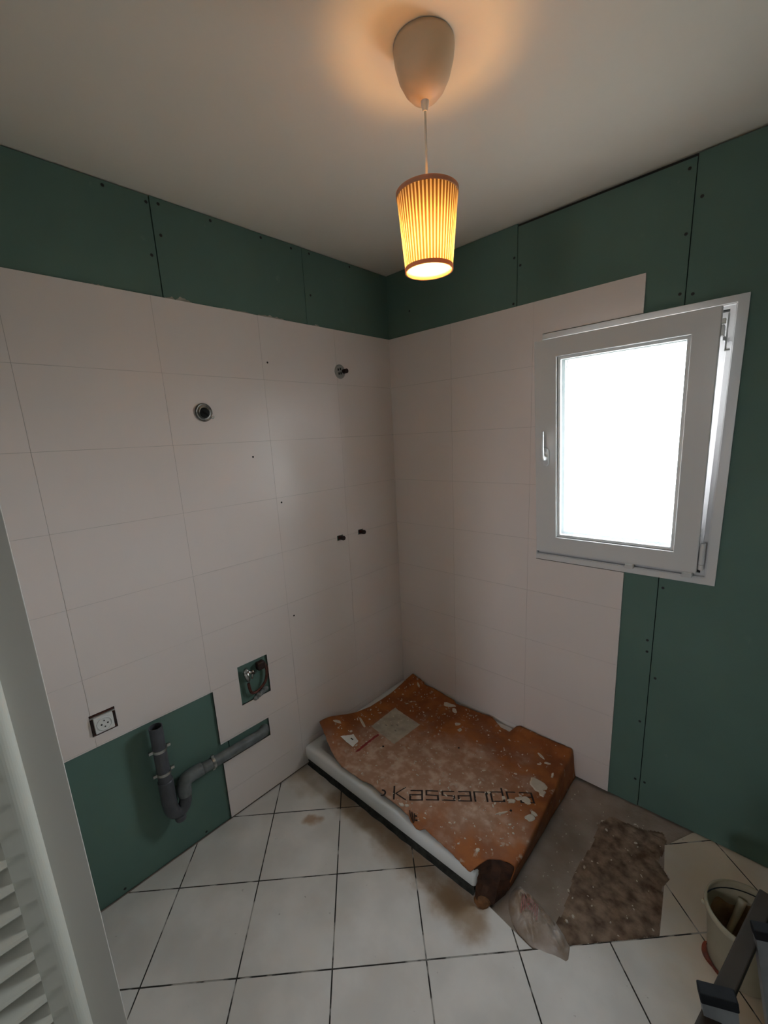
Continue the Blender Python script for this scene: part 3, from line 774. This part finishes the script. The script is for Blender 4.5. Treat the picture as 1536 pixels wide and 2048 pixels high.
def sheet_z(x, y):
    z = 0.1285
    k = smooth01((0.24-x)/0.24)
    z += k*(0.030+0.052*smooth01((-y-0.45)/0.25)+0.020*smooth01((y+0.20)/0.2))
    z += 0.020*smooth01((0.40-x)/0.2)*smooth01((y+0.10)/0.1)
    z += 0.016*smooth01((x-0.76)/0.03)*smooth01((y+0.09)/0.08)
    z -= 0.004*smooth01((x-0.3)/0.3)*smooth01((0.9-x)/0.3)*smooth01((-y-0.2)/0.2)*smooth01((y+0.7)/0.2)
    z += 0.0030*noise.noise(Vector((x*7, y*7, 1))) + 0.0012*noise.noise(Vector((x*22, y*22, 5)))
    z += 0.006*smooth01(1-abs(x-0.72)/0.06)*smooth01((-y-0.74)/0.05)
    return max(z, 0.1195)
card = thing('cardboard_sheet', 'torn brown cardboard with large dark lettering and plaster splashes, covering the shower tray', 'cardboard', (0.55, -0.4, 0.1))
NU, NV = 190, 110
bm = nb(); Vg = {}
BEND = [(0.0035,-0.0015),(0.006,-0.0055),(0.007,-0.012),(0.007,-0.035),(0.003,-0.070),(-0.002,-0.100),(-0.006,-0.124)]
for i in range(NU+1):
    for j in range(NV+1):
        u, v = i/NU, j/NV
        x0 = 0.03+u*1.045
        je = 0.0028*noise.noise(Vector((x0*60, 0, 4)))
        y = lerp_tab(YFT, x0)*(1-v)+lerp_tab(YBT, x0)*v + je*(1-2*v)*(abs(1-2*v) > 0.85)
        x = lerp_tab(XLT, y)*(1-u)+lerp_tab(XRT, y)*u
        Vg[i,j] = bm.verts.new((x, y, sheet_z(x, y)))
for i in range(NU):
    for j in range(NV): bm.faces.new((Vg[i,j], Vg[i+1,j], Vg[i+1,j+1], Vg[i,j+1]))
prev = [Vg[NU,j] for j in range(NV+1)]
for (dx, dz) in BEND:
    row = []
    for j in range(NV+1):
        c = Vg[NU,j].co; base_x = 1.060-0.002*(j/NV)
        f = min(1, -dz/0.124)
        zz = max(0.0035, (c.z)*(1-f)+0.004*f) if f > 0.3 else c.z+dz
        xx = (c.x+dx)*(1-f)+(base_x+0.004)*f + 0.003*noise.noise(Vector((c.y*9, f*3, 8)))
        row.append(bm.verts.new((xx, c.y, zz)))
    for j in range(NV): bm.faces.new((prev[j], row[j], row[j+1], prev[j+1]))
    prev = row
sheet = obj('card_panel', bm, M_card, card, smooth=True)
md = sheet.modifiers.new('Solidify', 'SOLIDIFY'); md.thickness = 0.0035; md.offset = 1
M_cards = mat('brown_scrap', (0.22, 0.095, 0.032), 0.8, noise_amt=0.5, noise_scale=40, bump=0.5)  # mottled brown card
# torn corner flap
M_cardd = mat('shaded_cardboard', (0.075, 0.026, 0.010), 0.75, noise_amt=0.6, noise_scale=25, bump=0.6)  # darker card copy, carries the flap's shade in its colour
bm = nb(); top = [(0.980,-0.780,0.118),(0.992,-0.750,0.127),(1.012,-0.715,0.129),(1.045,-0.698,0.128),(1.086,-0.684,0.126)]
bot = [(0.996,-0.797,0.030),(1.012,-0.795,0.004),(1.030,-0.790,0.003),(1.050,-0.765,0.003),(1.066,-0.706,0.003)]
R = []
for k in range(9):
    tt = k/8; R.append([bm.verts.new(Vector(a).lerp(Vector(b_), tt)+Vector((0.004*noise.noise(Vector((i*1.7,k*0.8,1))), -0.008*noise.noise(Vector((i*1.9,k*0.9,5)))+0.014*math.sin(PI*tt), 0))) for i, (a, b_) in enumerate(zip(top, bot))])
for a, b_ in zip(R, R[1:]):
    for i in range(4): bm.faces.new((a[i], a[i+1], b_[i+1], b_[i]))
o = obj('corner_flap', bm, M_cardd, card, smooth=False); md = o.modifiers.new('Solidify', 'SOLIDIFY'); md.thickness = 0.003
bm = nb(); lathe(bm, [(0, 0.026), (0.012, 0.024), (0.022, 0.017), (0.028, 0.006), (0.027, 0.0)], (1.013, -0.778, 0.0), 'z', 14)
for v in bm.verts: v.co += Vector((0.009*noise.noise(v.co*60), 0.006*noise.noise(v.co*60+Vector((5,0,0))), 0))
obj('torn_scrap', bm, M_cards, card, smooth=False)

def on_sheet(x, y, h=0.0045): return Vector((x, y, sheet_z(x, y)+h))
# lettering
TB = Vector((0.578, -0.752, 0)); TD = Vector((1.034-0.578, -0.388+0.752, 0)).normalized(); TU = Vector((-TD.y, TD.x, 0))
GL = {
 'K': (0.88, [[(0,0),(0,1.25)],[(0.78,1.2),(0.12,0.58),(0.80,0.0)]]),
 'a': (0.86, [[(0.05,0.92),(0.82,0.92),(0.82,0.0),(0.0,0.0),(0.0,0.50),(0.82,0.50)]]),
 's': (0.86, [[(0.82,0.92),(0.02,0.92),(0.02,0.50),(0.80,0.46),(0.80,0.02),(0.0,0.02)]]),
 'n': (0.86, [[(0,0),(0,0.92),(0.80,0.92),(0.80,0.0)]]),
 'd': (0.86, [[(0.80,0.0),(0.02,0.0),(0.02,0.92),(0.80,0.92)],[(0.80,1.25),(0.80,0.0)]]),
 'r': (0.58, [[(0,0),(0,0.92),(0.55,0.92)]]),
}
SCL = 0.0525; adv = 0.0
word = 'Kassandra'
tot = sum(GL[c][0]+0.24 for c in word)-0.24
SXW = 0.580/tot
for ch in word:
    wd, strokes = GL[ch]
    bm = nb()
    for st_ in strokes:
        P2 = [TB+TD*((adv+p[0])*SXW)+TU*(p[1]*SCL) for p in st_]
        for a, b_ in zip(P2, P2[1:]):
            d = (b_-a).normalized(); nn_ = Vector((-d.y, d.x, 0)); hw = 0.0038 if abs(d.dot(TD)) < 0.7 else 0.0026
            a2, b2 = a-d*hw*0.8, b_+d*hw*0.8; n = max(2, int((b2-a2).length/0.008)); row = []
            for k in range(n+1):
                p = a2.lerp(b2, k/n); row.append((bm.verts.new(on_sheet(*(p+nn_*hw)[:2], 0.0048)), bm.verts.new(on_sheet(*(p-nn_*hw)[:2], 0.0048))))
            for (q1, q2), (q3, q4) in zip(row, row[1:]): bm.faces.new((q1, q2, q4, q3))
    obj('printed_letter', bm, M_ink, card)
    adv += wd+0.24
bm = nb()   # round mark in front of the word, half torn away
cc = TB-TD*0.052+TU*0.030
row = []
for k in range(17):
    a = -1.2+3.6*k/16; q = Vector((math.cos(a), math.sin(a), 0))
    row.append((bm.verts.new(on_sheet(*(cc+q*0.018)[:2], 0.0048)), bm.verts.new(on_sheet(*(cc+q*0.010)[:2], 0.0048))))
for (q1, q2), (q3, q4) in zip(row, row[1:]): bm.faces.new((q1, q2, q4, q3))
obj('printed_mark', bm, M_ink, card)
# paper label, tag, red tape
def patch(name, pts, m, n=14, h=0.0050, ragged=0.0):
    bm = nb(); a, b_, c_, d = [Vector((*p, 0)) for p in pts]; V = {}
    for i in range(n+1):
        for j in range(n+1):
            u, v = i/n, j/n
            p = a*(1-u)*(1-v)+b_*u*(1-v)+c_*u*v+d*(1-u)*v
            if ragged and (i in (0, n) or j in (0, n)): p += Vector((noise.noise(p*90), noise.noise(p*90+Vector((9,0,0))), 0))*ragged
            V[i,j] = bm.verts.new(on_sheet(p.x, p.y, h))
    for i in range(n):
        for j in range(n): bm.faces.new((V[i,j], V[i+1,j], V[i+1,j+1], V[i,j+1]))
    return obj(name, bm, m, card)
patch('paper_label', [(0.183,-0.484),(0.362,-0.505),(0.372,-0.307),(0.180,-0.288)], M_paper, ragged=0.003)
patch('paper_tag', [(0.141,-0.664),(0.219,-0.652),(0.212,-0.606),(0.165,-0.597)], M_whitel, h=0.0055, ragged=0.002)
patch('tag_print', [(0.176,-0.628),(0.190,-0.626),(0.189,-0.619),(0.175,-0.621)], M_black, n=2, h=0.0062)
patch('red_tape', [(0.250,-0.668),(0.262,-0.655),(0.259,-0.575),(0.246,-0.575)], M_red, h=0.0058, ragged=0.003)
patch('red_tape', [(0.246,-0.575),(0.259,-0.575),(0.262,-0.506),(0.250,-0.504)], M_red, h=0.0058, ragged=0.003)
for k in range(4):   # faint writing on the label
    x_, y_ = 0.232+0.022*k, -0.43+0.02*(k % 3)
    patch('label_print', [(x_, y_),(x_+0.012, y_),(x_+0.012, y_+0.006),(x_, y_+0.006)], mat('faded_ink', (0.22,0.20,0.17), 0.8), n=2, h=0.0056)
# plaster splashes
def blob(bm, x, y, rx, ry, ang, seed, n=16, h=0.003, lump=0.35):
    c = bm.verts.new(on_sheet(x, y, 0.0045+h)); ring_ = []; rin = []
    for k in range(n):
        a = 2*PI*k/n; q = 1+lump*noise.noise(Vector((math.cos(a)*1.3+seed, math.sin(a)*1.3, seed*0.7)))*1.6
        dx, dy = rx*math.cos(a)*q, ry*math.sin(a)*q
        X_, Y_ = dx*math.cos(ang)-dy*math.sin(ang), dx*math.sin(ang)+dy*math.cos(ang)
        ring_.append(bm.verts.new(on_sheet(x+X_, y+Y_, 0.0030))); rin.append(bm.verts.new(on_sheet(x+X_*0.8, y+Y_*0.8, 0.0045+h*0.9)))
    for k in range(n):
        k2 = (k+1) % n
        bm.faces.new((ring_[k], ring_[k2], rin[k2], rin[k])); bm.faces.new((rin[k], rin[k2], c))
big = [(1.005,-0.298,0.042,0.028,-0.5),(1.034,-0.322,0.014,0.020,0.3),(1.000,-0.400,0.020,0.015,0.2),(0.975,-0.412,0.018,0.009,0.6),(0.955,-0.447,0.018,0.010,0.9),
       (0.925,-0.452,0.010,0.009,0.2),(1.045,-0.470,0.022,0.014,0.9),(1.050,-0.440,0.015,0.010,-0.5),(0.395,-0.072,0.038,0.016,0.3),(0.445,-0.095,0.022,0.014,-0.5),(0.52,-0.178,0.015,0.010,0.7),(0.555,-0.21,0.009,0.014,0.2),
       (0.160,-0.050,0.020,0.006,-0.6),(0.070,-0.62,0.020,0.010,0.9),(0.130,-0.50,0.036,0.008,-0.35),(0.620,-0.752,0.012,0.008,0),(0.955,-0.52,0.026,0.004,0.9),
       (0.985,-0.150,0.016,0.006,0.4),(0.945,-0.125,0.022,0.006,-0.5),(1.030,-0.205,0.005,0.016,0.2),(0.960,-0.72,0.009,0.008,0.2),(0.640,-0.740,0.009,0.006,0.5)]
for s_, (x_, y_, rx, ry, an) in enumerate(big):
    bm = nb(); blob(bm, x_, y_, rx, ry, an, s_*3.1); obj('plaster_splash', bm, M_plaster, card, smooth=False)
bm = nb(); rr = random.Random(11); cnt = 0
while cnt < 420:
    x_, y_ = rr.uniform(0.08, 1.04), rr.uniform(-0.77, -0.02)
    dens = 0.30+0.9*smooth01((x_-0.5)/0.4)*smooth01((-y_-0.2)/0.3)+0.4*smooth01((0.35-x_)/0.2)+0.5*(noise.noise(Vector((x_*6, y_*6, 9))) > 0.1)
    if rr.random() > dens or y_ < lerp_tab(YFT, x_)+0.02 or y_ > lerp_tab(YBT, x_)-0.015: continue
    r_ = rr.choice([0.0012, 0.0016, 0.002, 0.0028, 0.004]); blob(bm, x_, y_, r_*rr.uniform(1, 2.4), r_, rr.uniform(0, PI), cnt*1.3, n=7, h=0.001); cnt += 1
obj('plaster_specks', bm, M_plaster, card, kind='stuff')
bm = nb()
for x_, y_ in ((0.70,-0.755),(0.715,-0.772),(0.975,-0.488),(0.860,-0.475),(0.33,-0.55),(0.62,-0.32),(0.25,-0.60)): blob(bm, x_, y_, 0.005, 0.005, 0, x_*7, n=8, h=0.001)
obj('dark_spots', bm, M_black, card, kind='stuff')
bm = nb()
for k in range(3):
    tube(bm, [on_sheet(0.665+0.012*k, -0.752, 0.006), on_sheet(0.69+0.010*k, -0.775, 0.009), on_sheet(0.715, -0.790, 0.006)], 0.0025, 6, sub=3)
obj('torn_fibres', bm, M_cardd, card, smooth=True)

# ------------------------------------------------------------ plastic bag
bag = thing('plastic_bag', 'crumpled dirty plastic bag with pink diamond print on the floor beside the tray', 'bag', (1.16, -0.72, 0.0))
OUT = [(1.082,-0.642),(1.115,-0.645),(1.165,-0.650),(1.225,-0.668),(1.272,-0.693),(1.294,-0.716),(1.303,-0.760),(1.262,-0.776),(1.228,-0.790),(1.190,-0.795),(1.155,-0.788),(1.118,-0.765),(1.092,-0.735),(1.078,-0.708),(1.074,-0.672)]
cx_, cy_ = 1.160, -0.715
def bag_z(x, y, rr_):
    base = -0.006 if x < 1.29 else 0.0005
    return base + 0.006*(1-rr_**6) + 0.042*max(0, 1-rr_**2.2)*(0.8+0.5*noise.noise(Vector((x*14, y*14, 2)))) + (0.026*abs(noise.noise(Vector((x*34+y*30, y*18-x*10, 7)))) + 0.012*abs(noise.noise(Vector((x*70-y*40, y*66, 3)))))*(1-rr_**4)
def outline(a):
    best = None
    n = len(OUT); d = (math.cos(a), math.sin(a))
    for i in range(n):
        p, q = OUT[i], OUT[(i+1)%n]; ex, ey = q[0]-p[0], q[1]-p[1]; den = d[0]*ey-d[1]*ex
        if abs(den) < 1e-9: continue
        s_ = ((p[0]-cx_)*ey-(p[1]-cy_)*ex)/den; tt = ((p[0]-cx_)*d[1]-(p[1]-cy_)*d[0])/den
        if s_ > 0 and -1e-6 <= tt <= 1+1e-6: best = max(best or 0, s_)
    return best or 0.08
NA, NR = 96, 26
bm = nb(); ctr = bm.verts.new((cx_, cy_, bag_z(cx_, cy_, 0))); rows = []
for k in range(1, NR+1):
    row = []
    for i in range(NA):
        a = 2*PI*i/NA; r0 = k/NR; L = outline(a)*r0
        x, y = cx_+L*math.cos(a), cy_+L*math.sin(a); row.append(bm.verts.new((x, y, bag_z(x, y, r0))))
    rows.append(row)
for i in range(NA): bm.faces.new((ctr, rows[0][i], rows[0][(i+1)%NA]))
for a_, b_ in zip(rows, rows[1:]):
    for i in range(NA): bm.faces.new((a_[i], b_[i], b_[(i+1)%NA], a_[(i+1)%NA]))
o = obj('bag_film', bm, M_bag, bag, smooth=True)
def bagz_at(x, y):
    a = math.atan2(y-cy_, x-cx_); return bag_z(x, y, min(1, math.hypot(x-cx_, y-cy_)/outline(a)))
bm = nb(); dc = Vector((1.158, -0.716, 0)); u1 = Vector((0.80, -0.60, 0)); u2 = Vector((0.55, 0.83, 0))
for s_ in (0.010, 0.020, 0.030, 0.040):
    cor = [dc+u1*s_*1.15, dc+u2*s_*0.8, dc-u1*s_*1.15, dc-u2*s_*0.8]
    for k in range(3 if s_ > 0.012 else 4):
        a_, b_ = cor[k], cor[(k+1)%4]; d = (b_-a_).normalized(); nn_ = Vector((-d.y, d.x, 0)); n = 8; row = []
        for q in range(n+1):
            p = a_.lerp(b_, q/n); p1, p2 = p+nn_*0.0013, p-nn_*0.0013
            row.append((bm.verts.new((p1.x, p1.y, bagz_at(p1.x, p1.y)+0.0055)), bm.verts.new((p2.x, p2.y, bagz_at(p2.x, p2.y)+0.0055))))
        for (q1, q2), (q3, q4) in zip(row, row[1:]): bm.faces.new((q1, q2, q4, q3))
obj('printed_diamond', bm, M_pink, bag)

# plaster crumbs scattered over screed and mortar
bm = nb(); rr = random.Random(5); k = 0
while k < 85:
    x_, y_ = rr.uniform(1.08, 1.49), rr.uniform(-0.75, -0.06)
    if not any(inside((x_, y_), p) for p in PATCH) or inside((x_, y_), OUT): continue
    z_ = mz(x_, y_) if inside((x_, y_), MP) else -0.0072
    a = rr.uniform(0, PI); l_ = rr.choice([0.002, 0.003, 0.004, 0.007 if rr.random() < 0.4 else 0.003]); w_ = l_*rr.uniform(0.3, 0.8)
    vs = [Vector((math.cos(a)*l_*s-math.sin(a)*w_*q, math.sin(a)*l_*s+math.cos(a)*w_*q, 0)) for s, q in ((-1,-.4),(0,-1),(1,-.2),(.7,.8),(-.6,.7))]
    lo = [bm.verts.new(Vector((x_, y_, z_))+v) for v in vs]; hi = [bm.verts.new(Vector((x_, y_, z_+w_*0.8))+v*0.7) for v in vs]
    bm.faces.new(hi)
    for i in range(5): bm.faces.new((lo[i], lo[(i+1)%5], hi[(i+1)%5], hi[i]))
    k += 1
o = obj('plaster_crumbs', bm, M_plaster, None); o['kind'] = 'stuff'; o['label'] = 'pale plaster crumbs scattered over the bare screed and mortar patch'; o['category'] = 'rubble'

# ------------------------------------------------------------ bucket
BX, BY = 1.695, -0.428
bk = thing('bucket', 'small off-white plastic bucket caked with brown mortar, by the stepladder', 'bucket', (BX, BY, 0.0))
bm = nb(); lathe(bm, [(0.0, 0.0015), (0.078, 0.0015), (0.081, 0.006), (0.099, 0.180), (0.1055, 0.182), (0.1065, 0.190), (0.1045, 0.200), (0.0985, 0.200), (0.0965, 0.185), (0.079, 0.010), (0.0, 0.008)], (BX, BY, 0), 'z', 56)
obj('bucket_body', bm, M_bucket, bk, smooth=True)
bm = nb(); nz_ = 14; nA = 72; inner = lambda z: 0.079+0.0175*(z-0.01)/0.175
rows_ = []
for q in range(nz_+1):
    row = []
    for k in range(nA):
        a = 2*PI*k/nA; zt = 0.135+0.035*noise.noise(Vector((math.cos(a)*1.6, math.sin(a)*1.6, 3)))
        z = 0.050+(zt-0.050)*q/nz_; th = 0.0015+0.010*(1-q/nz_)**1.5+0.002*(1+noise.noise(Vector((math.cos(a)*5, math.sin(a)*5, z*30))))
        r_ = inner(z)-th if q < nz_ else inner(z)-0.0004
        row.append(bm.verts.new((BX+r_*math.cos(a), BY+r_*math.sin(a), z)))
    rows_.append(row)
for a_, b_ in zip(rows_, rows_[1:]):
    for k in range(nA): bm.faces.new((a_[k], a_[(k+1)%nA], b_[(k+1)%nA], b_[k]))
prev_ = rows_[0]
for f_ in (0.75, 0.5, 0.25):
    row = []
    for k in range(nA):
        a = 2*PI*k/nA; r_ = inner(0.05)*0.86*f_
        row.append(bm.verts.new((BX+r_*math.cos(a), BY+r_*math.sin(a), 0.046+0.008*noise.noise(Vector((math.cos(a)*r_*40, math.sin(a)*r_*40, 1))))))
    for k in range(nA): bm.faces.new((row[k], row[(k+1)%nA], prev_[(k+1)%nA], prev_[k]))
    prev_ = row
bm.faces.new(prev_)
obj('mortar_residue', bm, M_resid, bk, smooth=True)
bm = nb(); pts = []
pa = Vector((1.592, -0.452, 0.183)); pb = Vector((1.798, -0.404, 0.183)); ax_ = (pb-pa)
sd = Vector((-ax_.y, ax_.x, 0)).normalized()
for k in range(21):
    a = PI*k/20; r_ = ax_.length/2
    pts.append((pa+pb)/2 - ax_.normalized()*r_*math.cos(a) + (sd*0.80+Vector((0,0,0.52))).normalized()*r_*0.62*math.sin(a))
pts[0] = pa; tube(bm, pts, 0.0017, 8); obj('wire_handle', bm, M_cap, bk, smooth=True)
for p in (pa, pb):
    bm = nb(); tube(bm, [p+Vector((-0.004,0,-0.004)), p+Vector((0.012 if p is pa else -0.012,0,0.004))], 0.006, 10); obj('handle_lug', bm, M_bucket, bk)
tr_ = thing('trowel', 'mortar covered trowel end sticking up inside the bucket', 'trowel', (1.665, -0.47, 0.08))
bm = nb(); tube(bm, [(1.655,-0.405,0.055),(1.672,-0.365,0.120),(1.680,-0.345,0.158)], [0.008,0.010,0.012], 12, sub=3); obj('grip', bm, M_bucket, tr_, smooth=True)
bm = nb(); box(bm, (1.652,-0.470,0.052), (1.674,-0.408,0.060)); obj('blade', bm, M_resid, tr_, bevel=0.002)
os_ = thing('orange_strip', 'curved orange rubber strip lying around the foot of the bucket', 'strip', (1.63, -0.47, 0.0))
bm = nb(); row = []
for k in range(15):
    a = math.radians(178+58*k/14); w_ = 0.003+0.010*math.sin(PI*min(1, (k+1)/12))
    r0 = 0.0835; row.append([bm.verts.new((BX+(r0+q*w_)*math.cos(a), BY+(r0+q*w_)*math.sin(a), z_)) for q, z_ in ((0.0,0.001),(0.0,0.012),(1.0,0.009),(1.0,0.001))])
for a_, b_ in zip(row, row[1:]):
    for i in range(4): bm.faces.new((a_[i], a_[(i+1)%4], b_[(i+1)%4], b_[i]))
bm.faces.new(row[0]); bm.faces.new(row[-1][::-1]); obj('strip_body', bm, M_orange, os_, smooth=False)

# ------------------------------------------------------------ stepladder
sl = thing('stepladder', 'aluminium stepladder with black end caps, partly seen beside the bucket', 'ladder', (1.70, -0.86, 0.0))
LD = Vector((1.706-1.645, -0.752+0.957, 0)).normalized(); LN = Vector((-LD.y, LD.x, 0))
def obox(bm, c, ux, uy, uz, hx, hy, hz):
    v = []
    for sz in (-1, 1):
        for sx_, sy_ in ((-1,-1),(1,-1),(1,1),(-1,1)): v.append(bm.verts.new(c+ux*hx*sx_+uy*hy*sy_+uz*hz*sz))
    for f in ((0,3,2,1),(4,5,6,7),(0,1,5,4),(1,2,6,5),(2,3,7,6),(3,0,4,7)): bm.faces.new([v[i] for i in f])
for (tx, ty) in ((1.644, -0.955), (1.717, -0.745)):
    topp = Vector((tx, ty, 0.50)); bot_ = Vector((tx+0.10, ty-0.03, 0.012)); uz = (topp-bot_).normalized()
    ux = Vector((1, 0.35, 0)).normalized(); ux = (ux-uz*ux.dot(uz)).normalized(); uy = uz.cross(ux)
    bm = nb(); c = (topp+bot_)/2; hz = (topp-bot_).length/2
    obox(bm, c-uy*0.0115, ux, uy, uz, 0.029, 0.0015, hz); obox(bm, c-ux*0.0275, ux, uy, uz, 0.0015, 0.011, hz); obox(bm, c+ux*0.0275, ux, uy, uz, 0.0015, 0.011, hz)
    obj('rail', bm, M_alu, sl)
    bm = nb(); obox(bm, topp+uz*0.006-uy*0.002, ux, uy, uz, 0.0315, 0.0145, 0.011); obj('end_cap', bm, M_cap, sl, bevel=0.003)
    bm = nb(); obox(bm, bot_, ux, uy, uz, 0.0315, 0.0145, 0.010); obj('rubber_foot', bm, M_cap, sl, bevel=0.003)
bm = nb(); a_ = Vector((1.625, -1.16, 0.455)); b_ = Vector((1.735, -0.60, 0.455)); d = (b_-a_).normalized(); s_ = Vector((-d.y, d.x, 0))
obox(bm, (a_+b_)/2+s_*0.022, d, s_, Vector((0,0,1)), (b_-a_).length/2, 0.017, 0.010)
obj('cross_bar', bm, M_aludark, sl, bevel=0.004)
